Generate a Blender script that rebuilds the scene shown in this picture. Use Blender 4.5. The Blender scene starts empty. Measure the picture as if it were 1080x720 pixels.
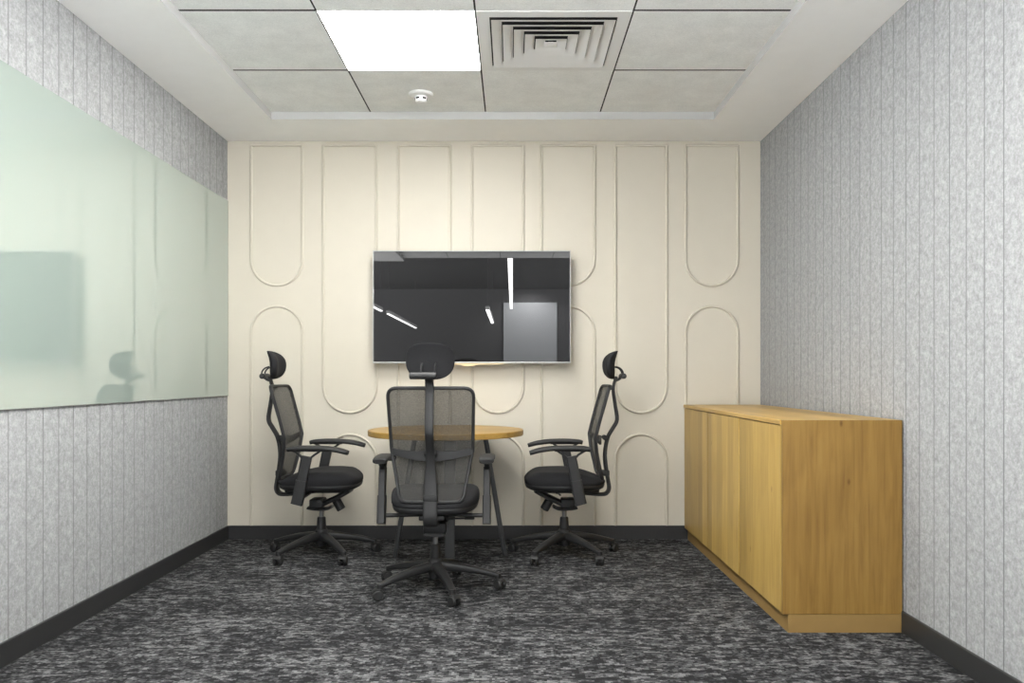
import bpy, bmesh, math, random
from mathutils import Vector, Matrix
random.seed(7)
PI = math.pi
sc = bpy.context.scene
COL = sc.collection

# ------------------------------------------------------------------ materials
def new_mat(name):
    m = bpy.data.materials.new(name); m.use_nodes = True
    nt = m.node_tree; b = nt.nodes['Principled BSDF']
    return m, nt, b
def N(nt, t, **kw):
    n = nt.nodes.new(t)
    for k, v in kw.items():
        if k in n.inputs: n.inputs[k].default_value = v
        else: setattr(n, k, v)
    return n
def ramp(nt, fac, stops, interp='LINEAR'):
    r = nt.nodes.new('ShaderNodeValToRGB'); r.color_ramp.interpolation = interp
    e = r.color_ramp.elements
    while len(e) < len(stops): e.new(0.5)
    for i, (p, c) in enumerate(stops):
        e[i].position = p; e[i].color = (c[0], c[1], c[2], 1)
    nt.links.new(fac, r.inputs['Fac']); return r
def plain(name, c, rough=.5, metal=0, spec=.5, grain=0, gscale=60):
    m, nt, b = new_mat(name)
    b.inputs['Base Color'].default_value = (*c, 1); b.inputs['Roughness'].default_value = rough
    b.inputs['Metallic'].default_value = metal; b.inputs['Specular IOR Level'].default_value = spec
    tc = N(nt, 'ShaderNodeTexCoord'); n = N(nt, 'ShaderNodeTexNoise', Scale=gscale, Detail=3)
    nt.links.new(tc.outputs['Object'], n.inputs['Vector'])
    g = grain
    r = ramp(nt, n.outputs['Fac'], [(.3, [x*(1-g) for x in c]), (.7, [min(1, x*(1+g)) for x in c])])
    nt.links.new(r.outputs['Color'], b.inputs['Base Color'])
    return m
def mapping(nt, scale, coord='Object', loc=(0,0,0)):
    tc = N(nt, 'ShaderNodeTexCoord'); mp = N(nt, 'ShaderNodeMapping')
    mp.inputs['Scale'].default_value = scale; mp.inputs['Location'].default_value = loc
    nt.links.new(tc.outputs[coord], mp.inputs['Vector']); return mp.outputs['Vector']
def mixc(nt, fac, a, b, mode='MIX'):
    m = nt.nodes.new('ShaderNodeMix'); m.data_type = 'RGBA'; m.blend_type = mode
    for sock, v in ((m.inputs[0], fac), (m.inputs[6], a), (m.inputs[7], b)):
        if hasattr(v, 'links') or hasattr(v, 'is_output'): nt.links.new(v, sock)
        else: sock.default_value = v if isinstance(v, (int, float)) else (*v, 1)
    return m.outputs[2]

def wood(name, base, dark, light, axis='Z', band=9.0, rough=.38, plank=.22):
    """planks glued side by side, grain running along the given axis"""
    m, nt, b = new_mat(name)
    sc_g = {'Z': (34, 34, 1.6), 'X': (1.6, 34, 34), 'Y': (34, 1.6, 34)}[axis]
    v1 = mapping(nt, sc_g)
    n1 = N(nt, 'ShaderNodeTexNoise', Scale=1.6, Detail=7, Roughness=.62, Distortion=.5); nt.links.new(v1, n1.inputs['Vector'])
    tc = N(nt, 'ShaderNodeTexCoord'); dt = N(nt, 'ShaderNodeVectorMath', operation='DOT_PRODUCT')
    dt.inputs[1].default_value = {'Z': (1, 1, 0), 'X': (0, 1, 1), 'Y': (1, 0, 1)}[axis]
    nt.links.new(tc.outputs['Object'], dt.inputs[0])
    dv = N(nt, 'ShaderNodeMath', operation='MULTIPLY_ADD'); dv.inputs[1].default_value = band; dv.inputs[2].default_value = 7.3
    nt.links.new(dt.outputs['Value'], dv.inputs[0])
    fl = N(nt, 'ShaderNodeMath', operation='FLOOR'); nt.links.new(dv.outputs[0], fl.inputs[0])
    n2 = N(nt, 'ShaderNodeTexWhiteNoise', noise_dimensions='1D'); nt.links.new(fl.outputs[0], n2.inputs['W'])
    v3 = mapping(nt, {'Z': (4, 4, 1.7), 'X': (1.7, 4, 4), 'Y': (4, 1.7, 4)}[axis])
    n3 = N(nt, 'ShaderNodeTexNoise', Scale=1.4, Detail=4, Distortion=1.2); nt.links.new(v3, n3.inputs['Vector'])
    r1 = ramp(nt, n1.outputs['Fac'], [(.22, dark), (.5, base), (.80, light)])
    r2 = ramp(nt, n2.outputs['Value'], [(0, tuple(1-plank*k for k in (1, 1.05, 1.15))), (1, (1.06, 1.06, 1.05))])
    r3 = ramp(nt, n3.outputs['Fac'], [(.3, (.90, .88, .84)), (.6, (1.04, 1.04, 1.03))])
    c = mixc(nt, 1.0, r1.outputs['Color'], r2.outputs['Color'], 'MULTIPLY')
    c = mixc(nt, 1.0, c, r3.outputs['Color'], 'MULTIPLY')
    vk = mapping(nt, {'Z': (9, 9, 4.6), 'X': (4.6, 9, 9), 'Y': (9, 4.6, 9)}[axis])
    k = N(nt, 'ShaderNodeTexVoronoi', Scale=1.0); nt.links.new(vk, k.inputs['Vector'])
    rk = ramp(nt, k.outputs['Distance'], [(.03, (.45, .36, .26)), (.085, (1, 1, 1))])
    c = mixc(nt, .8, c, rk.outputs['Color'], 'MULTIPLY')
    nt.links.new(c, b.inputs['Base Color']); b.inputs['Roughness'].default_value = rough; b.inputs['Specular IOR Level'].default_value = .3
    return m

def felt(name, lo, hi):
    m, nt, b = new_mat(name)
    v = mapping(nt, (1, 1, 1))
    n1 = N(nt, 'ShaderNodeTexNoise', Scale=40, Detail=7, Roughness=.75, Distortion=.35); nt.links.new(v, n1.inputs['Vector'])
    n2 = N(nt, 'ShaderNodeTexNoise', Scale=120, Detail=4, Roughness=.6, Distortion=.6); nt.links.new(v, n2.inputs['Vector'])
    r1 = ramp(nt, n1.outputs['Fac'], [(.34, lo), (.66, hi)])
    r2 = ramp(nt, n2.outputs['Fac'], [(.35, (.87, .87, .87)), (.65, (1.12, 1.12, 1.12))])
    c = mixc(nt, 1.0, r1.outputs['Color'], r2.outputs['Color'], 'MULTIPLY')
    nt.links.new(c, b.inputs['Base Color']); b.inputs['Roughness'].default_value = .95
    b.inputs['Specular IOR Level'].default_value = .15
    bp = N(nt, 'ShaderNodeBump', Strength=.25, Distance=.002); nt.links.new(n2.outputs['Fac'], bp.inputs['Height'])
    nt.links.new(bp.outputs['Normal'], b.inputs['Normal'])
    return m

def carpet():
    m, nt, b = new_mat('streaked_carpet')
    tc = N(nt, 'ShaderNodeTexCoord')
    sn = N(nt, 'ShaderNodeVectorMath', operation='SNAP'); sn.inputs[1].default_value = (.009, .007, 1)
    nt.links.new(tc.outputs['Object'], sn.inputs[0])
    def noise(scale, s, det, loc=(0,0,0), rough=.6):
        mp = N(nt, 'ShaderNodeMapping'); mp.inputs['Scale'].default_value = s; mp.inputs['Location'].default_value = loc
        nt.links.new(sn.outputs[0], mp.inputs['Vector'])
        n = N(nt, 'ShaderNodeTexNoise', Scale=scale, Detail=det, Roughness=rough); nt.links.new(mp.outputs['Vector'], n.inputs['Vector'])
        return n.outputs['Fac']
    a = noise(1, (15, 30, 1), 5, rough=.72); c = noise(1, (45, 75, 1), 2, (5, 3, 0), .7); big = noise(1, (2.6, 4.5, 1), 2, (1, 9, 0))
    ad = N(nt, 'ShaderNodeMath', operation='MULTIPLY_ADD'); ad.inputs[1].default_value = .55
    nt.links.new(c, ad.inputs[0]); nt.links.new(a, ad.inputs[2])
    ad2 = N(nt, 'ShaderNodeMath', operation='MULTIPLY_ADD'); ad2.inputs[1].default_value = .28
    nt.links.new(big, ad2.inputs[0]); nt.links.new(ad.outputs[0], ad2.inputs[2])
    mr = N(nt, 'ShaderNodeMapRange'); mr.inputs[1].default_value = .62; mr.inputs[2].default_value = 1.2
    nt.links.new(ad2.outputs[0], mr.inputs[0])
    r = ramp(nt, mr.outputs[0], [(0, CARPET[0]), (.45, CARPET[1]), (.50, CARPET[2]), (.63, CARPET[3]), (.71, CARPET[4])])
    # fine ribs of the loop pile
    w = N(nt, 'ShaderNodeTexNoise', Scale=420, Detail=1); nt.links.new(tc.outputs['Object'], w.inputs['Vector'])
    rw = ramp(nt, w.outputs['Fac'], [(.35, (.7, .7, .7)), (.65, (1.25, 1.25, 1.25))])
    cc = mixc(nt, 1.0, r.outputs['Color'], rw.outputs['Color'], 'MULTIPLY')
    nt.links.new(cc, b.inputs['Base Color']); b.inputs['Roughness'].default_value = .95
    b.inputs['Specular IOR Level'].default_value = .1
    bp = N(nt, 'ShaderNodeBump', Strength=.3, Distance=.003); nt.links.new(mr.outputs[0], bp.inputs['Height'])
    nt.links.new(bp.outputs['Normal'], b.inputs['Normal'])
    return m
W_FILL_LOW, W_SKY = 16.0, 1.0  # strong fill added from below the horizon, weaker sky above it
CARPET = [(.011,.011,.0115), (.015,.015,.016), (.038,.0385,.040), (.070,.0705,.072), (.145,.145,.147)]

def ceiling_tile_mat():
    m, nt, b = new_mat('mineral_ceiling_tile')
    v = mapping(nt, (1, 1, 1))
    n1 = N(nt, 'ShaderNodeTexNoise', Scale=130, Detail=4, Roughness=.7, Distortion=1.5); nt.links.new(v, n1.inputs['Vector'])
    n2 = N(nt, 'ShaderNodeTexNoise', Scale=9, Detail=4, Roughness=.6); nt.links.new(v, n2.inputs['Vector'])
    r1 = ramp(nt, n1.outputs['Fac'], [(.3, (.76, .77, .755)), (.62, (.93, .94, .92))])
    r2 = ramp(nt, n2.outputs['Fac'], [(.3, (.93, .93, .93)), (.7, (1.03, 1.03, 1.03))])
    c = mixc(nt, 1.0, r1.outputs['Color'], r2.outputs['Color'], 'MULTIPLY')
    nt.links.new(c, b.inputs['Base Color']); b.inputs['Roughness'].default_value = .9
    b.inputs['Specular IOR Level'].default_value = .2
    bp = N(nt, 'ShaderNodeBump', Strength=.25, Distance=.002); nt.links.new(n1.outputs['Fac'], bp.inputs['Height'])
    nt.links.new(bp.outputs['Normal'], b.inputs['Normal'])
    return m

def emit(name, c, s):
    m = bpy.data.materials.new(name); m.use_nodes = True; nt = m.node_tree
    b = nt.nodes['Principled BSDF']
    b.inputs['Base Color'].default_value = (.8, .8, .8, 1)
    b.inputs['Emission Color'].default_value = (*c, 1); b.inputs['Emission Strength'].default_value = s
    return m

def mesh_fabric():
    m, nt, b = new_mat('see_through_mesh_fabric')
    b.inputs['Base Color'].default_value = (.030, .029, .026, 1); b.inputs['Roughness'].default_value = .8
    tr = N(nt, 'ShaderNodeBsdfTransparent'); mx = N(nt, 'ShaderNodeMixShader')
    v = mapping(nt, (260, 260, 260)); n = N(nt, 'ShaderNodeTexNoise', Scale=1, Detail=1); nt.links.new(v, n.inputs['Vector'])
    mr = N(nt, 'ShaderNodeMapRange'); mr.inputs[1].default_value = .3; mr.inputs[2].default_value = .7
    mr.inputs[3].default_value = .76; mr.inputs[4].default_value = .87
    nt.links.new(n.outputs['Fac'], mr.inputs[0]); nt.links.new(mr.outputs[0], mx.inputs[0])
    nt.links.new(tr.outputs[0], mx.inputs[1]); nt.links.new(b.outputs[0], mx.inputs[2])
    nt.links.new(mx.outputs[0], nt.nodes['Material Output'].inputs['Surface'])
    return m

M = {}
M['beige'] = plain('beige_painted_panel', (.545, .507, .425), .55, grain=.012, gscale=8)
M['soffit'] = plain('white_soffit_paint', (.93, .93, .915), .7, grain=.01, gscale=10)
M['step'] = plain('recess_step_shaded', (.50, .50, .49), .6)  # grey stands in for the soft shade on the recess step faces
M['tile'] = ceiling_tile_mat()
M['black'] = plain('black_ceiling_grid', (.006, .006, .006), .8)
M['felt'] = felt('grey_felt_panel', (.236, .240, .242), (.387, .391, .393))
M['groove'] = plain('felt_groove', (.19, .19, .195), .95)
M['carpet'] = carpet()
M['base'] = plain('charcoal_baseboard', (.024, .024, .0245), .45, grain=.05)
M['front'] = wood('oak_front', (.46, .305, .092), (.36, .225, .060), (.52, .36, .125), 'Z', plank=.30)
M['end'] = wood('oak_end_shaded', (.24, .140, .037), (.17, .092, .023), (.285, .175, .052), 'Z', band=8, plank=.10)  # same oak as the front, darkened for the shade on the end face
M['top'] = wood('oak_worktop', (.46, .295, .092), (.39, .24, .066), (.52, .35, .12), 'Y')
M['table'] = wood('oak_tabletop', (.36, .22, .058), (.29, .17, .038), (.42, .265, .08), 'X', band=7)
M['plinth'] = plain('brown_plinth', (.25, .155, .050), .5, grain=.04, gscale=14)
M['fabric'] = plain('black_seat_fabric', (.015, .015, .0165), .85, spec=.25, grain=.25, gscale=300)
M['plastic'] = plain('dark_grey_plastic', (.0135, .0135, .014), .5, spec=.4, grain=.06, gscale=90)
M['rubber'] = plain('black_rubber', (.010, .010, .010), .6)
M['mesh'] = mesh_fabric()
M['steel'] = plain('satin_grey_steel', (.22, .22, .22), .35, metal=.8)
M['legmetal'] = plain('dark_powder_coated_steel', (.020, .021, .022), .5, grain=.05)
M['silver'] = plain('silver_bezel', (.42, .42, .41), .45, metal=.2)
M['gold'] = plain('champagne_strip', (.66, .52, .30), .35, metal=.4)
M['tvback'] = plain('black_television_housing', (.012, .012, .012), .5)
m, nt, b = new_mat('black_screen_glass')
b.inputs['Base Color'].default_value = (.007, .007, .0073, 1); b.inputs['Roughness'].default_value = .008; b.inputs['IOR'].default_value = 1.5
M['screen'] = m
m, nt, b = new_mat('mint_back_painted_glass')
b.inputs['Base Color'].default_value = (.285, .338, .308, 1); b.inputs['Roughness'].default_value = 0; b.inputs['IOR'].default_value = 3.1
M['glass'] = m
M['panel'] = emit('luminous_panel', (1, .99, .96), 26.0)
M['tube'] = emit('linear_lamp_tube', (1, 1, .98), 30.0)
M['white'] = plain('white_plastic', (.80, .80, .79), .4)
M['vent'] = plain('grey_white_vent_metal', (.80, .80, .785), .5)
M['duct'] = plain('grey_duct', (.75, .75, .75), .7)
M['slot'] = plain('dark_slot', (.01, .01, .01), .7)
M['officewall'] = plain('grey_office_wall', (.15, .15, .153), .8, grain=.03)
M['officefloor'] = plain('pale_office_floor', (.75, .75, .75), .6, grain=.03)
M['officeceil'] = plain('dark_office_ceiling', (.07, .07, .07), .9)
M['officepanel'] = plain('pale_office_panel', (.72, .74, .76), .8, grain=.02)

# ------------------------------------------------------------------ mesh builder
class MB:
    def __init__(s): s.v = []; s.f = []; s.mi = []; s.cur = 0
    def add(s, vs, fs):
        o = len(s.v); s.v += [tuple(p) for p in vs]
        for f in fs: s.f.append([i+o for i in f]); s.mi.append(s.cur)
        return s
    def addbm(s, bm):
        bm.verts.index_update()
        s.add([v.co.copy() for v in bm.verts], [[v.index for v in f.verts] for f in bm.faces]); bm.free(); return s
    def box(s, a, b, bev=0, seg=2, mat=None):
        bm = bmesh.new(); bmesh.ops.create_cube(bm, size=1)
        for v in bm.verts:
            v.co = Vector([(a[i]+b[i])/2 + v.co[i]*(b[i]-a[i]) for i in range(3)])
        if bev: bmesh.ops.bevel(bm, geom=bm.edges[:], offset=bev, segments=seg, profile=.5, affect='EDGES')
        if mat is not None: bmesh.ops.transform(bm, matrix=mat, verts=bm.verts)
        return s.addbm(bm)
    def lathe(s, prof, c=(0,0,0), n=28, mat=None, cap=True):
        vs = []; k = len(prof)
        for j in range(n):
            a = 2*PI*j/n
            for r, z in prof: vs.append(Vector((r*math.cos(a), r*math.sin(a), z)))
        fs = []
        for j in range(n):
            q = (j+1) % n
            for i in range(k-1): fs.append([j*k+i, q*k+i, q*k+i+1, j*k+i+1])
        if cap:
            fs.append([j*k for j in range(n)][::-1]); fs.append([j*k+k-1 for j in range(n)])
        if mat is not None: vs = [mat @ v for v in vs]
        vs = [v+Vector(c) for v in vs]
        return s.add(vs, fs)
    def cyl(s, p, q, r, r2=None, n=20, bev=.0):
        p = Vector(p); q = Vector(q); d = q-p; L = d.length
        r2 = r if r2 is None else r2
        R = d.to_track_quat('Z', 'Y').to_matrix().to_4x4()
        e = min(bev, L/3, r*.5)
        pr = [(r-e, 0), (r, e), (r2, L-e), (r2-e, L)] if e > 0 else [(r, 0), (r2, L)]
        return s.lathe(pr, p, n, R)
    def sweep(s, pts, w, t, A=(1,0,0), closed=False, n=14, ex=3.0):
        """section of width w along A and thickness t across, along the path; w,t numbers or f(u)"""
        pts = [Vector(p) for p in pts]; A0 = Vector(A); m = len(pts)
        W = w if callable(w) else (lambda u: w); T = t if callable(t) else (lambda u: t)
        vs = []
        for i, p in enumerate(pts):
            if closed: tg = pts[(i+1) % m]-pts[i-1]
            else: tg = pts[min(i+1, m-1)]-pts[max(i-1, 0)]
            tg.normalize(); a = (A0-tg*A0.dot(tg)).normalized(); b = tg.cross(a)
            u = i/(m if closed else m-1)
            for j in range(n):
                th = 2*PI*(j+.5)/n; c, d = math.cos(th), math.sin(th)
                cx = math.copysign(abs(c)**(2/ex), c); sy = math.copysign(abs(d)**(2/ex), d)
                vs.append(p + a*(cx*W(u)/2) + b*(sy*T(u)/2))
        fs = []
        for i in range(m if closed else m-1):
            q = (i+1) % m
            for j in range(n):
                fs.append([i*n+j, i*n+(j+1) % n, q*n+(j+1) % n, q*n+j])
        if not closed:
            fs.append(list(range(n))[::-1]); fs.append([(m-1)*n+j for j in range(n)])
        return s.add(vs, fs)
    def prism(s, poly, y0, y1, plane='XZ'):
        n = len(poly)
        P = {'XZ': lambda a, b, c: (a, c, b), 'XY': lambda a, b, c: (a, b, c), 'YZ': lambda a, b, c: (c, a, b)}[plane]
        vs = [P(a, b, y0) for a, b in poly] + [P(a, b, y1) for a, b in poly]
        fs = [list(range(n)), list(range(n, 2*n))[::-1]] + [[i, i+n, (i+1) % n+n, (i+1) % n] for i in range(n)]
        return s.add(vs, fs)
    def build(s, name, mats, parent=None, ang=35, loc=None):
        me = bpy.data.meshes.new(name)
        me.from_pydata(s.v, [], s.f); me.update()
        bm = bmesh.new(); bm.from_mesh(me); bmesh.ops.recalc_face_normals(bm, faces=bm.faces[:]); bm.to_mesh(me); bm.free()
        mats = mats if isinstance(mats, (list, tuple)) else [mats]
        for q in mats: me.materials.append(q)
        for p, i in zip(me.polygons, s.mi): p.material_index = i
        for p in me.polygons: p.use_smooth = True
        me.set_sharp_from_angle(angle=math.radians(ang))
        o = bpy.data.objects.new(name, me); COL.objects.link(o)
        if parent: o.parent = parent
        if loc: o.location = loc
        return o

def smooth_path(pts, n=6, closed=False):
    P = [Vector(p) for p in pts]; m = len(P); out = []
    for i in range(m if closed else m-1):
        if closed: a, b, c, d = P[i-1], P[i], P[(i+1) % m], P[(i+2) % m]
        else: a, b, c, d = P[max(i-1, 0)], P[i], P[i+1], P[min(i+2, m-1)]
        for k in range(n):
            t = k/n
            out.append(.5*((2*b)+(-a+c)*t+(2*a-5*b+4*c-d)*t*t+(-a+3*b-3*c+d)*t**3))
    if not closed: out.append(P[-1])
    return out

def round_poly(poly, r, n=6):
    """poly 2D with per-corner radius"""
    out = []; m = len(poly)
    for i, p in enumerate(poly):
        rr = r[i] if isinstance(r, (list, tuple)) else r
        p = Vector(p); a = (Vector(poly[i-1])-p); b = (Vector(poly[(i+1) % m])-p)
        if rr <= 0: out.append(p); continue
        la, lb = a.length, b.length; a.normalize(); b.normalize()
        ang = a.angle(b); tlen = min(rr/math.tan(ang/2), la*.49, lb*.49)
        s, e = p+a*tlen, p+b*tlen
        for k in range(n+1):
            t = k/n; out.append((1-t)**2*s+2*t*(1-t)*p*1.0+t*t*e)
    return out

def thing(name, label, cat, loc=(0,0,0), rz=0, group=None):
    o = bpy.data.objects.new(name, None); COL.objects.link(o)
    o.location = loc; o.rotation_euler = (0, 0, rz); o.empty_display_size = .1
    o['label'] = label; o['category'] = cat
    if group: o['group'] = group
    return o
def tag(o, label, cat, group=None):
    o['label'] = label; o['category'] = cat
    if group: o['group'] = group
    return o
def struct(o): o['kind'] = 'structure'; return o
def copy_tree(o, parent=None):
    c = o.copy(); COL.objects.link(c); c.parent = parent
    for ch in list(o.children): copy_tree(ch, c)
    return c

# ------------------------------------------------------------------ the room
XL, XR, YB, YF = -1.841, 1.596, 5.26, -.35
ZC, ZT = 2.563, 2.606
CAM = 1.04
OX0, OX1, OY0, OZ = -5.0, 4.0, -10.5, 3.3

b = MB(); b.box((XL-.12, YF-.1, -.12), (XR+.12, YB+.15, 0)); struct(b.build('floor', M['carpet']))
b = MB(); b.box((-3.4, OY0-.1, -.12), (2.6, YF-.1, -.002)); struct(b.build('floor.001', M['officefloor']))  # unseen office floor, made pale to bounce light up into the room
b = MB(); b.box((XL-.12, YB, 0), (XR+.12, YB+.12, ZC+.2)); struct(b.build('wall_back', M['beige']))

WY0, WY1 = -.33, .9  # both side walls start late: unseen gaps added to let fill light in
def felt_wall(name, x, sgn, phase, YF=YF):
    """grooved felt facing: flat strips with V grooves every 11 cm; sgn = direction of the room"""
    b = MB(); g = .0028; dep = .006; xs = x
    ys = []; k = math.ceil((YF-phase)/.11)
    while phase+k*.11 < YB-.02: ys.append(phase+k*.11); k += 1
    prof = [(YF, 0, 0)]
    for y in ys: prof += [(y-g, 0, 1), (y, dep, 1), (y+g, 0, 0)]
    prof.append((YB, 0, 0))
    z0, z1 = 0, ZC+.03
    for i in range(len(prof)-1):
        y0, d0, _ = prof[i]; y1, d1, _ = prof[i+1]
        b.cur = 1 if (d0 > 0 or d1 > 0) else 0
        x0 = xs-sgn*d0; x1 = xs-sgn*d1
        b.add([(x0, y0, z0), (x1, y1, z0), (x1, y1, z1), (x0, y0, z1)], [[0, 1, 2, 3]])
    b.cur = 0
    xo = xs-sgn*.12; xi = xs-sgn*dep*1.2
    b.box((min(xo, xi), YF, z0), (max(xo, xi), YB, z1+.15))
    return struct(b.build(name, [M['felt'], M['groove']]))
wl = felt_wall('wall_left', XL, 1, 2.975, WY1)
wr = felt_wall('wall_right', XR, -1, 2.651, WY1)

# front wall: header and a side panel round the opening to the office
b = MB(); b.box((XL-.12, YF-.04, ZT+.01), (XR+.12, YF, ZT+.3)); struct(b.build('wall_front', M['soffit']))
# posts in the unseen left wall opening, added to let light in; no glass
for k_, yy in enumerate((WY0, (WY0+WY1)/2, WY1)):
    b = MB(); b.box((XL-.09, yy-.02, 0), (XL-.03, yy+.02, ZC)); struct(b.build('trim_%d' % (20+k_), M['base']))

# ceiling: soffit, recess and tile field
RX0, RX1, RY1, RY0 = -1.426, 1.186, 4.81, YF
cx = [RX0, -.841, -.162, .515, RX1]
cy = [YF, .095, .772, 1.449, 2.126, 2.803, 3.48, 4.157, RY1]
LIGHTS = [(1, 6), (1, 4), (1, 2), (2, 2)]
VENTS = [(2, 6)]
b = MB()
x0, x1, y0, y1 = XL, XR, YF, YB
def q(ax, ay, bx, by, z): b.add([(ax, ay, z), (bx, ay, z), (bx, by, z), (ax, by, z)], [[0, 1, 2, 3]])
q(x0, y0, RX0, y1, ZC); q(RX1, y0, x1, y1, ZC); q(RX0, RY1, RX1, y1, ZC)
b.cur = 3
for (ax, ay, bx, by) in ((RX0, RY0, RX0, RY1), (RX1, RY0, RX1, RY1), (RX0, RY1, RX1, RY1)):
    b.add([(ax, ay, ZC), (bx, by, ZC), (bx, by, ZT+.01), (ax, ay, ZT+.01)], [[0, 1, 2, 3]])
b.cur = 2
q(RX0, RY0, RX1, RY1, ZT+.0012)
b.box((x0-.12, y0-.1, ZT+.03), (x1+.12, y1+.12, ZT+.12))
b.cur = 1
g = .0042; gy = .009
FIT = LIGHTS+VENTS
for i in range(4):
    for j in range(8):
        if (i, j) in LIGHTS or (i, j) in VENTS: continue
        ax = cx[i]+(g if i else 0); bx = cx[i+1]-(g if i < 3 else 0)
        ay = cy[j]+(0 if (j == 0 or (i, j-1) in FIT) else gy); by = cy[j+1]-(0 if j == 7 or (i, j+1) in FIT else gy)
        b.box((ax, ay, ZT), (bx, by, ZT+.001))
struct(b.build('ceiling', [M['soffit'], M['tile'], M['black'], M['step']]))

# baseboards
BH = .087
for nm, a, c in (('baseboard_left', (XL, WY1, 0), (XL+.012, YB, BH)), ('baseboard_right', (XR-.012, WY1, 0), (XR, YB, BH)),
                 ('baseboard_back', (XL+.012, YB-.012, 0), (XR-.012, YB, BH))):
    b = MB(); b.box(a, c, .0015, 1); struct(b.build(nm, M['base']))

# moulded arches on the back wall
def wx(px): return (px-541)/163.5
def wz(py): return CAM+(398-py)/163.5
cols = [(264, 320), (340, 398), (419, 476), (497, 553), (570, 628), (648, 704), (722, 779)]
ti = 1
for i, (pa, pb) in enumerate(cols):
    a, c = wx(pa+1), wx(pb-1); mid = (a+c)/2; r = (c-a)/2
    if i % 2 == 0: zu, zl = wz(301), wz(323)
    else: zu, zl = wz(435), wz(458)
    up = []
    zt = wz(153.5)
    up += [(a, zt), (c, zt)]
    arc = [(mid+r*math.cos(t), zu+r+r*math.sin(t)) for t in [-PI*k/26 for k in range(27)]]
    p3 = [Vector((x, YB-.0005, z)) for x, z in ([(a+.001, zt)]+[(a+(c-a)*k/8, zt) for k in range(1, 8)]+[(c-.001, zt), (c, zt-.001)])]
    p3 += [Vector((c, YB-.0005, zt+(zu+r-zt)*k/6)) for k in range(1, 6)]
    p3 += [Vector((x, YB-.0005, z)) for x, z in arc]
    p3 += [Vector((a, YB-.0005, zu+r+(zt-zu-r)*k/6)) for k in range(1, 6)]+[Vector((a, YB-.0005, zt-.001))]
    b = MB(); b.sweep(p3, .024, .017, A=(0, 1, 0), closed=True, n=10, ex=2.2)
    struct(b.build('trim_%d' % ti, M['beige'])); ti += 1
    arc = [(mid+r*math.cos(t), zl-r+r*math.sin(t)) for t in [PI*k/26 for k in range(27)]]
    p3 = [Vector((c, YB-.0005, BH+(zl-r-BH)*k/5)) for k in range(5)]
    p3 += [Vector((x, YB-.0005, z)) for x, z in arc]
    p3 += [Vector((a, YB-.0005, BH+(zl-r-BH)*k/5)) for k in range(4, -1, -1)]
    b = MB(); b.sweep(p3, .024, .017, A=(0, 1, 0), n=10, ex=2.2)
    struct(b.build('trim_%d' % ti, M['beige'])); ti += 1

# ------------------------------------------------------------------ the office behind, seen only in the screen
b = MB()
b.box((OX0-.1, OY0-.1, OZ), (OX1+.1, YF-.1, OZ+.1)); struct(b.build('ceiling.001', M['officeceil']))
b = MB(); b.box((OX0-.1, OY0-.1, 0), (OX1+.1, OY0, OZ)); struct(b.build('wall_office_far', M['officewall']))
b = MB(); b.box((-.24, OY0, 0), (1.12, OY0+.06, 2.95)); struct(b.build('trim_15', M['officepanel']))

def linear_lamp(x, ya, yb, z, w, label):
    t = thing('pendant_light', label, 'light', (x, (ya+yb)/2, z), 0, 'linear lamps mirrored in the screen')
    L = (yb-ya)/2
    b = MB(); b.box((-w/2-.006, -L, .012), (w/2+.006, L, .07), .004); b.build('housing', M['white'], t)
    b = MB(); b.box((-w/2, -L+.01, 0), (w/2, L-.01, .018), .003); b.build('diffuser', M['tube'], t)
    for s in (-1, 1):
        b = MB(); b.cyl((0, s*(L-.12), .065), (0, s*(L-.12), OZ-z), .004, n=8); b.build('hanging_rod', M['steel'], t)
    return t
linear_lamp(-.04, -9.4, -1.1, 2.7, .068, 'longest linear lamp, the upright white line mirrored in the screen')
linear_lamp(-2.29, -8.9, -4.6, 2.2, .05, 'slanting thin lamp mirrored in the left half of the screen')
linear_lamp(-.44, -7.2, -3.7, 2.2, .06, 'short lamp mirrored just left of the long white line in the screen')
linear_lamp(-2.31, -4.0, -1.9, 2.2, .05, 'lamp mirrored at the extreme left edge of the screen')

# wall washer lamp above the pale office panel
sd = bpy.data.lights.new('wall_washer', 'SPOT'); sd.energy = 300; sd.spot_size = 2.2; sd.spot_blend = .6; sd.shadow_soft_size = .06
so = bpy.data.objects.new('wall_washer', sd); COL.objects.link(so); so.location = (.44, OY0+.85, 3.2)
so.rotation_euler = (Vector((.44, OY0, 1.9))-Vector(so.location)).to_track_quat('-Z', 'Y').to_euler()
# ------------------------------------------------------------------ ceiling fittings
LGT = {(1, 6): 'bright square ceiling light panel beside the air vent',
       (2, 2): 'square ceiling light panel right of the one above the entrance', (1, 4): 'square ceiling light panel over the left front of the room', (1, 2): 'square ceiling light panel above the entrance'}
for (i, j) in LIGHTS:
    xc, yc = (cx[i]+cx[i+1])/2, (cy[j]+cy[j+1])/2; hx = (cx[i+1]-cx[i])/2-.001; hy = (cy[j+1]-cy[j])/2-.001
    t = thing('ceiling_light', LGT[(i, j)], 'light', (xc, yc, ZT))
    b = MB(); fr = .004
    for (a, c) in (((-hx, -hy), (-hx+fr, hy)), ((hx-fr, -hy), (hx, hy)), ((-hx+fr, -hy), (hx-fr, -hy+fr)), ((-hx+fr, hy-fr), (hx-fr, hy))):
        b.box((a[0], a[1], -.001), (c[0], c[1], .009))
    b.build('frame', M['white'], t)
    b = MB(); b.box((-hx+fr, -hy+fr, -.0005), (hx-fr, hy-fr, .008)); b.build('diffuser', M['panel'], t)

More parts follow.
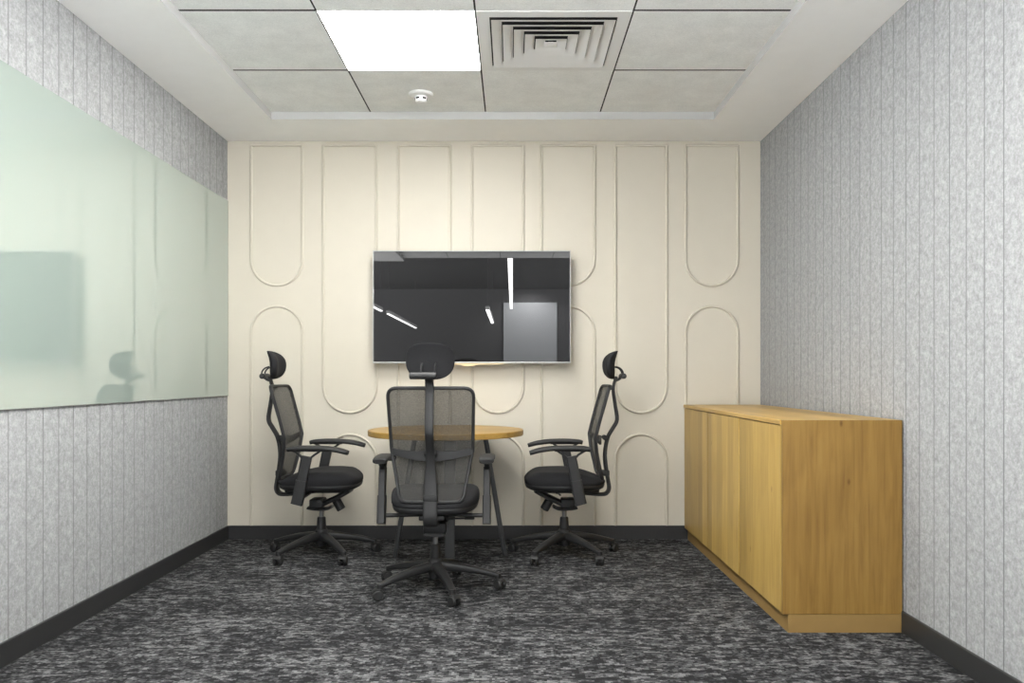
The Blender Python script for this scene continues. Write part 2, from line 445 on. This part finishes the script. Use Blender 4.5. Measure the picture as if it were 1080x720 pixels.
xc, yc = (cx[2]+cx[3])/2, (cy[6]+cy[7])/2; H = .677/2-.004
t = thing('ceiling_vent', 'square louvred air conditioning diffuser in the ceiling', 'vent', (xc, yc, ZT))
def frustum_ring(b, r0, z0, r1, z1, th=.0015):
    vs = []
    for r, z in ((r0, z0), (r1, z1), (r1-th, z1+th), (r0-th, z0+th)):
        vs += [(-r, -r, z), (r, -r, z), (r, r, z), (-r, r, z)]
    fs = []
    for k in range(4):
        for e in range(4):
            f = (e+1) % 4; kk = (k+1) % 4
            fs.append([k*4+e, k*4+f, kk*4+f, kk*4+e])
    b.add(vs, fs)
b = MB()
for (a, c) in (((-H, -H), (-H+.055, H)), ((H-.055, -H), (H, H)), ((-H+.055, -H), (H-.055, -H+.055)), ((-H+.055, H-.055), (H-.055, H))):
    b.box((a[0], a[1], -.003), (c[0], c[1], .006))
b.build('frame', M['vent'], t)
b = MB(); b.box((-H+.05, -H+.05, .0045), (H-.05, H-.05, .0065)); b.build('duct_opening', M['duct'], t)
for k in range(5):
    r = .272-.050*k
    b = MB(); frustum_ring(b, r, -.012, r-.0455, .0010); b.build('louvre', M['vent'], t)
b = MB(); b.box((-.030, -.030, -.009), (.030, .030, -.007), .001); b.box((-.012, -.012, -.0075), (.012, .012, .004)); b.build('centre_plate', M['vent'], t)

t = thing('smoke_detector', 'small round white smoke detector on a ceiling tile', 'smoke detector', (-.508, 4.50, ZT))
b = MB(); b.lathe([(.02, 0), (.066, 0), (.067, -.006), (.060, -.014), (.04, -.018), (.02, -.018)], n=36); b.build('base', M['white'], t)
b = MB(); b.lathe([(.034, -.017), (.034, -.026), (.031, -.044), (.024, -.050), (.01, -.052)], n=32)
b.build('sensor_dome', M['white'], t)
for a in (-117, -50, 10, 70, 130, 186):
    th = math.radians(a); R = Matrix.Rotation(th, 4, 'Z')
    b = MB(); b.box((.024, -.0105, -.036), (.0345, .0105, -.026), .001, 1, R); b.build('slot', M['slot'], t)

# ------------------------------------------------------------------ glass board on the left wall
t = thing('glass_writing_board', 'long pale mint glass board mounted on the left felt wall', 'glass board', (XL, 3.6, .924))
b = MB(); b.box((.0005, -1.38, 0), (.006, YB-3.6-.003, 2.178-.924), .0008, 1); b.build('glass_pane', M['glass'], t)
b = MB(); b.box((.0005, -1.38, -.0035), (.008, YB-3.6-.003, -.0005), .001, 1); b.build('bottom_rail', M['steel'], t)

# ------------------------------------------------------------------ television
TX0, TX1, TZ0, TZ1, TY = -.888, .366, 1.130, 1.844, 5.16
xc = (TX0+TX1)/2; hw = (TX1-TX0)/2; hh = (TZ1-TZ0)/2; zc = (TZ0+TZ1)/2
t = thing('wall_television', 'large black flat screen television mounted on the beige wall', 'television', (xc, TY, zc))
b = MB(); f = .006
b.box((-hw, 0, -hh), (-hw+f, .03, hh), .0015); b.box((hw-f, 0, -hh), (hw, .03, hh), .0015)
b.box((-hw+f, 0, hh-f), (hw-f, .03, hh), .0015); b.box((-hw+f, 0, -hh), (hw-f, .03, -hh+.010), .0015)
b.build('bezel', M['silver'], t)
b = MB(); b.box((-hw+f, .0025, -hh+.010), (hw-f, .012, hh-f)); b.build('screen', M['screen'], t)
b = MB(); b.box((-hw+.01, .013, -hh+.012), (hw-.01, .034, hh-.01), .004); b.box((-hw+.15, .034, -hh+.05), (hw-.15, .055, hh-.15), .01)
b.build('housing', M['tvback'], t)
b = MB(); b.box((-.20, .055, -.18), (.20, .0995, .18), .004); b.build('wall_bracket', M['steel'], t)
b = MB(); pl = [(-.16, 0), (.22, 0), (.22, -.006), (.05, -.008), (.03, -.018), (-.03, -.018), (-.05, -.008), (-.16, -.006)]
b.prism([(x-.02, z-hh-.0002) for x, z in pl], .003, .022); b.build('sensor_strip', M['gold'], t, 30)

# ------------------------------------------------------------------ cabinet
CX0, CX1, CY0, CY1 = 1.10, 1.588, 3.325, 5.235
t = thing('low_cabinet', 'long oak low cabinet standing along the right wall', 'cabinet', (CX0, CY0, 0))
W = CX1-CX0; L = CY1-CY0; ZP = .074; ZTOP = .866
b = MB(); b.box((.022, .0, 0), (W-.001, L, ZP)); b.build('plinth', M['plinth'], t)
b = MB(); b.box((.026, .0185, ZP+.001), (W, L, ZTOP-.0195), .001, 1); b.build('carcass', M['front'], t)
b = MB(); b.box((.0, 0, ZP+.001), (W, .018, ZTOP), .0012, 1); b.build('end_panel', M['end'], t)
b = MB(); b.box((-.006, .0185, ZTOP-.019), (W, L, ZTOP), .001, 1); b.build('worktop', M['top'], t)
ds = [.0195, 3.965-CY0, 4.60-CY0, L-.002]
for k in range(3):
    b = MB(); b.box((0, ds[k]+.004, ZP+.003), (.0175, ds[k+1]-.004, ZTOP-.0225), .0008, 1)
    b.build('door', M['front'], t)

# ------------------------------------------------------------------ round table
t = thing('round_table', 'round oak meeting table on slanted dark metal legs', 'table', (-.391, 4.77, 0))
b = MB(); R = .452; b.lathe([(.0, .705), (R-.003, .705), (R, .708), (R, .734), (R-.003, .737), (0, .737)], n=96, cap=False); b.build('tabletop', M['table'], t)
b = MB(); b.lathe([(.0, .694), (.27, .694), (.27, .7045), (0, .7045)], n=48, cap=False); b.build('mounting_plate', M['legmetal'], t)
for k in range(4):
    a = -PI/2+math.radians(4)+k*PI/2; d = Vector((math.cos(a), math.sin(a), 0)); n = Vector((-d.y, d.x, 0))
    o = Vector((.024, .0, 0))
    b = MB(); b.sweep([o+d*.205+Vector((0, 0, .695)), o+d*.262+Vector((0, 0, .35)), o+d*.320+Vector((0, 0, 0.0))], lambda u: .066-.014*u, .028, A=n, ex=7, n=16)
    b.build('leg', M['legmetal'], t, 30)

# ------------------------------------------------------------------ office chair (faces +Y, origin on the floor under the column)
def back_y(z):
    pts = [(.44, -.222), (.50, -.208), (.60, -.188), (.70, -.180), (.80, -.205), (.90, -.234), (1.0, -.262)]
    if z <= pts[0][0]: return pts[0][1]
    for (a, ya), (c, yc_) in zip(pts, pts[1:]):
        if z <= c: return ya+(yc_-ya)*(z-a)/(c-a)
    return pts[-1][1]

def make_chair(base_rot):
    t = thing('office_chair', 'x', 'chair')
    # base
    b = MB(); b.lathe([(.018, .055), (.030, .06), (.036, .085), (.040, .125), (.036, .15), (.028, .158)], n=28); b.build('base_hub', M['plastic'], t)
    for k in range(5):
        a = base_rot+k*2*PI/5; d = Vector((math.cos(a), math.sin(a), 0)); nrm = Vector((-d.y, d.x, 0))
        b = MB()
        path = smooth_path([d*.025+Vector((0, 0, .118)), d*.12+Vector((0, 0, .108)), d*.22+Vector((0, 0, .090)), d*.305+Vector((0, 0, .068))], 5)
        b.sweep(path, lambda u: .052-.018*u, lambda u: .050-.026*u, A=nrm, ex=3.2)
        b.cyl(d*.305+Vector((0, 0, .052)), d*.305+Vector((0, 0, .078)), .017, bev=.003)
        leg = b.build('base_leg', M['plastic'], t)
        sw = a+[.5, -.7, .35, 1.0, -.4][k]; e = Vector((math.cos(sw), math.sin(sw), 0)); ax = Vector((-e.y, e.x, 0))
        c = d*.305+e*.012+Vector((0, 0, .026))
        b = MB()
        for s in (-1, 1): b.cyl(c+ax*s*.006, c+ax*s*.024, .026, bev=.006, n=24)
        b.cyl(c-ax*.007, c+ax*.007, .008, n=12)
        hood = [c+(e*math.cos(q)+Vector((0, 0, math.sin(q))))*.0275 for q in [math.radians(30+12*i) for i in range(11)]]
        b.sweep(hood, .044, .005, A=ax, n=10)
        b.cyl(d*.305+Vector((0, 0, .040)), d*.305+Vector((0, 0, .062)), .007, n=12)
        b.build('caster', M['rubber'], leg)
    # gas lift
    b = MB(); b.lathe([(.027, .150), (.027, .175), (.024, .222), (.020, .226)], n=24); g = b.build('gas_lift', M['plastic'], t)
    b = MB(); b.lathe([(.0135, .22), (.0135, .272)], n=20); b.build('piston', M['steel'], g)
    # mechanism
    b = MB()
    b.sweep(smooth_path([(0, -.075, .282), (0, -.04, .275), (0, .03, .274), (0, .065, .288)], 4), .10, .016)
    b.sweep(smooth_path([(0, -.03, .282), (0, .03, .312), (0, .10, .345), (0, .17, .385)], 4), lambda u: .09+.05*u, .030)
    b.box((-.06, -.20, .372), (.06, .17, .395), .006)
    b.box((-.055, -.06, .285), (.055, .02, .335), .008)
    mec = b.build('tilt_mechanism', M['plastic'], t)
    b = MB(); b.cyl((0, .085, .325), (0, .118, .268), .026, bev=.004, n=20); b.build('tension_knob', M['rubber'], mec)
    b = MB(); b.cyl((.05, .02, .345), (.15, .03, .345), .005, n=10); b.box((.14, .02, .339), (.19, .042, .351), .004); b.build('height_lever', M['plastic'], mec)
    # seat
    def cushion(b, hw, hd, cyy, rings, nexp=3.2, n=64, top=None):
        vs = []; fs = []
        for z, s, tp in rings:
            for j in range(n):
                th = 2*PI*j/n; c, d = math.cos(th), math.sin(th)
                x = math.copysign(abs(c)**(2/nexp), c)*(hw-s); y = math.copysign(abs(d)**(2/nexp), d)*(hd-s)
                xx, yy = x, y+cyy
                # seat narrows a little at the back
                xx *= 1-.10*max(0, (-y/hd))
                zz = z + (top(xx, yy)*tp if top else 0)
                vs.append((xx, yy, zz))
        for i in range(len(rings)-1):
            for j in range(n):
                fs.append([i*n+j, i*n+(j+1) % n, (i+1)*n+(j+1) % n, (i+1)*n+j])
        fs.append(list(range(n))[::-1]); fs.append([(len(rings)-1)*n+j for j in range(n)])
        b.add(vs, fs)
    def seat_top(x, y):
        v = -.045*max(0, (-y-.02)/.22)**1.3 + .012*(abs(x)/.2)**2 - .03*max(0, (y-.14)/.1)**2
        return v
    b = MB()
    cushion(b, .214, .233, 0, [(.431, .02, 0), (.431, .004, 0), (.440, 0, .1), (.458, -.001, .3), (.472, .001, .6), (.483, .008, .85), (.492, .024, 1), (.497, .05, 1), (.499, .09, 1), (.500, .13, 1), (.500, .18, 1)], top=seat_top)
    seat = b.build('seat', M['fabric'], t, 60)
    b = MB()
    cushion(b, .210, .232, 0, [(.397, .05, 0), (.399, .022, 0), (.408, .006, 0), (.424, 0, 0), (.431, .002, 0)])
    b.build('seat_shell', M['plastic'], t, 50)
    # back frame
    out = round_poly([(-.200, .992), (.200, .992), (.191, .70), (.145, .462), (-.145, .462), (-.191, .70)], [.045, .045, .10, .04, .04, .10], 7)
    loop = []
    for i, p in enumerate(out):
        q_ = out[(i+1) % len(out)]
        k = max(1, int((q_-p).length/.025))
        for s in range(k): loop.append(p+(q_-p)*s/k)
    loop3 = [Vector((p.x, back_y(p.y)+.018*(abs(p.x)/.2)**2, p.y)) for p in loop]
    b = MB(); b.sweep(loop3, .020, .016, A=(0, 1, 0), closed=True, n=10, ex=2.6); b.build('back_frame', M['plastic'], t)
    # mesh
    def hw_at(z):
        if z > .70: return .191+(.200-.191)*(z-.70)/.292
        return .145+(.191-.145)*(z-.462)/.238
    b = MB(); nz, nx = 22, 12; vs = []; fs = []
    for i in range(nz+1):
        z = .466+(.988-.466)*i/nz; w = hw_at(z)-.003
        e = min(z-.462, .992-z); 
        rc = .038
        if e < rc: w -= (rc-math.sqrt(max(0, rc*rc-(rc-e)**2)))*.75
        for j in range(nx+1):
            x = w*(2*j/nx-1); vs.append((x, back_y(z)+.018*(abs(x)/.2)**2, z))
    for i in range(nz):
        for j in range(nx): fs.append([i*(nx+1)+j, i*(nx+1)+j+1, (i+1)*(nx+1)+j+1, (i+1)*(nx+1)+j])
    b.add(vs, fs); b.build('back_mesh', M['mesh'], t, 60)
    # lumbar support: wavy band between the frame sides
    b = MB(); vs = []; nx = 28
    for j in range(nx+1):
        u = 2*j/nx-1; x = .186*u; y = -.205+.030*u*u
        zt = .708-.018*math.cos(PI*u*1.6)*(1-abs(u))+.004*abs(u); 
        zt = .692+.020*abs(u)**2+.012*math.exp(-(u/.3)**2); zb = .648+.030*abs(u)**1.6
        vs += [(x, y, zb), (x, y, zt), (x, y-.010, zt-.002), (x, y-.010, zb+.002)]
    fs = []
    for j in range(nx):
        for k in range(4): fs.append([j*4+k, j*4+(k+1) % 4, j*4+4+(k+1) % 4, j*4+4+k])
    fs.append([0, 1, 2, 3]); fs.append([nx*4+k for k in (3, 2, 1, 0)])
    b.add(vs, fs); lum = b.build('lumbar_support', M['plastic'], t, 40)
    b = MB(); b.cyl((-.03, -.236, .690), (.03, -.236, .690), .015, bev=.004); b.build('lumbar_knob', M['plastic'], lum)
    # spine
    pts = [(-.305, 1.045), (-.290, 1.0), (-.287, .96), (-.298, .88), (-.309, .795), (-.285, .745), (-.2585, .70), (-.243, .64), (-.238, .576), (-.246, .50), (-.256, .44), (-.262, .395), (-.248, .366), (-.215, .358), (-.12, .364), (-.02, .376)]
    P = smooth_path([(0, y, z) for y, z in pts], 4)
    def sw_(u): return .040 if u < .45 else (.040+.026*min(1, (u-.45)/.12))
    b = MB(); b.sweep(P, sw_, lambda u: .016+.006*math.sin(PI*u), ex=4); 
    b.box((-.02, -.292, .968), (.02, -.262, .992), .004)
    b.box((-.032, -.262, .468), (.032, -.215, .50), .005)
    b.build('back_spine', M['plastic'], t)
    # headrest
    b = MB(); vs = []; fs = []; nr, na = 12, 48
    hwid, hhei, zc_ = .113, .083, 1.113
    def pt(r, th, side):
        c, d = math.cos(th), math.sin(th); ne = 3.0
        x = math.copysign(abs(c)**(2/ne), c)*r*hwid; z = math.copysign(abs(d)**(2/ne), d)*r*hhei
        x *= 1-.16*max(0, -z/hhei)**1.5
        yc = -.270+.034*(x/hwid)**2-.30*z*max(0, z)/hhei*1.0 - .02
        th_ = .035*(max(0, 1-r**4.5))**.5
        y = yc+(th_*1.15 if side > 0 else -th_*.25)+.004
        return (x, y, zc_+z)
    for side in (1, -1):
        base = len(vs)
        vs.append(pt(0, 0, side))
        for i in range(1, nr+1):
            for j in range(na): vs.append(pt(math.sin(PI/2*i/nr), 2*PI*j/na, side))
        for j in range(na): fs.append([base, base+1+j, base+1+(j+1) % na])
        for i in range(nr-1):
            for j in range(na):
                a0 = base+1+i*na; fs.append([a0+j, a0+na+j, a0+na+(j+1) % na, a0+(j+1) % na])
    b.add(vs, fs)
    bm = bmesh.new()
    for v in b.v: bm.verts.new(v)
    bm.verts.ensure_lookup_table()
    for f_ in b.f:
        try: bm.faces.new([bm.verts[i] for i in f_])
        except ValueError: pass
    bmesh.ops.remove_doubles(bm, verts=bm.verts[:], dist=.0006)
    b = MB(); b.addbm(bm)
    hr = b.build('headrest', M['fabric'], t, 80)
    b = MB()
    b.cyl((-.085, -.338, 1.048), (.038, -.338, 1.048), .016, bev=.004)
    b.sweep(smooth_path([(0, -.338, 1.045), (0, -.315, 1.028), (0, -.295, 1.022)], 4), .036, .016, ex=4)
    b.build('headrest_pivot', M['plastic'], hr)
    for s in (-.032, .030):
        b = MB(); b.sweep(smooth_path([(s, -.342, 1.052), (s, -.338, 1.075), (s, -.322, 1.094), (s, -.296, 1.104)], 5), .008, .009, n=10, ex=2); b.build('headrest_arm', M['steel'] if False else M['plastic'], hr)
    # armrests
    for s in (-1, 1):
        x = s*.2535
        b = MB()
        b.sweep([(x, -.078, .337), (x, -.072, .36), (x, -.052, .455), (x, -.050, .47)], .040, .064, ex=6)
        b.sweep([(x, -.052, .455), (x, -.022, .603)], .034, .058, ex=6)
        b.sweep([(x, -.040, .588), (x, -.062, .612), (x, -.098, .634)], .024, .012)
        b.sweep([(x, -.004, .592), (x, .020, .612), (x, .058, .636)], .024, .012)
        b.box((x-.018, -.105, .630), (x+.018, .07, .638), .003)
        b.cyl((x-s*.0, -.05, .372), (s*.02, -.05, .378), .010, n=12)
        ar = b.build('armrest', M['plastic'], t)
        b = MB()
        P = smooth_path([(x, -.128, .640), (x, -.10, .646), (x, -.02, .650), (x, .07, .648), (x, .15, .638), (x, .208, .622)], 5)
        def pw(u): return .074*(1-.12*abs(2*u-1)**4) - (.02*((u-.94)/.06) if u > .94 else 0) - (.015*((.05-u)/.05) if u < .05 else 0)
        b.sweep(P, pw, lambda u: .028-.004*abs(2*u-1)**3, ex=3.2, n=18)
        b.build('arm_pad', M['rubber'], ar)
    return t

ch = make_chair(math.radians(-70))
ch.location = (-.38, 4.0, 0); ch.rotation_euler = (0, 0, 0)
ch['label'] = 'black mesh office chair in front of the table, its back to the room'
ch['group'] = 'mesh office chairs round the table'
# left chair faces +X: world angle of base legs = local + rz ; wanted world base rotation -126 deg
def place(x, y, rz, label):
    c = copy_tree(ch); c.location = (x, y, 0); c.rotation_euler = (0, 0, rz); c['label'] = label
    # turn the five star base and gas lift on its column independently of the seat
    want = math.radians(-126); turn = want-rz-math.radians(-70)
    for k in c.children:
        if k.name.split('.')[0] in ('base_leg', 'base_hub'): k.rotation_euler = (0, 0, turn)
    return c
place(-1.12, 4.77, -PI/2, 'black mesh office chair left of the table, turned to the right')
place(.30, 4.77, PI/2, 'black mesh office chair right of the table, nearest the cabinet')

# ------------------------------------------------------------------ camera, world, colour
cd = bpy.data.cameras.new('camera'); cam = bpy.data.objects.new('camera', cd); COL.objects.link(cam)
cam.location = (0, 0, CAM); cam.rotation_euler = (PI/2, 0, 0)
cd.sensor_width = 36; cd.lens = 860/1080*36; cd.shift_x = -1/1080; cd.shift_y = 38/1080; cd.clip_start = .02
sc.camera = cam
w = bpy.data.worlds.new('world'); sc.world = w; w.use_nodes = True
wt = w.node_tree; tc = wt.nodes.new('ShaderNodeTexCoord'); sx = wt.nodes.new('ShaderNodeSeparateXYZ')
wt.links.new(tc.outputs['Generated'], sx.inputs[0])
mr = wt.nodes.new('ShaderNodeMapRange'); mr.inputs[1].default_value = -.06; mr.inputs[2].default_value = .04
mr.inputs[3].default_value = W_FILL_LOW; mr.inputs[4].default_value = W_SKY   # fill light added below the horizon to lift the ceiling, dim sky above
wt.links.new(sx.outputs[2], mr.inputs[0]); wt.links.new(mr.outputs[0], wt.nodes['Background'].inputs[1])
wt.nodes['Background'].inputs[0].default_value = (.98, .99, 1, 1)
M['tube'].cycles.emission_sampling = 'NONE'
vs_ = sc.view_settings; vs_.view_transform = 'Standard'; vs_.look = 'None'; vs_.gamma = 1; vs_.exposure = .31; vs_.use_curve_mapping = False
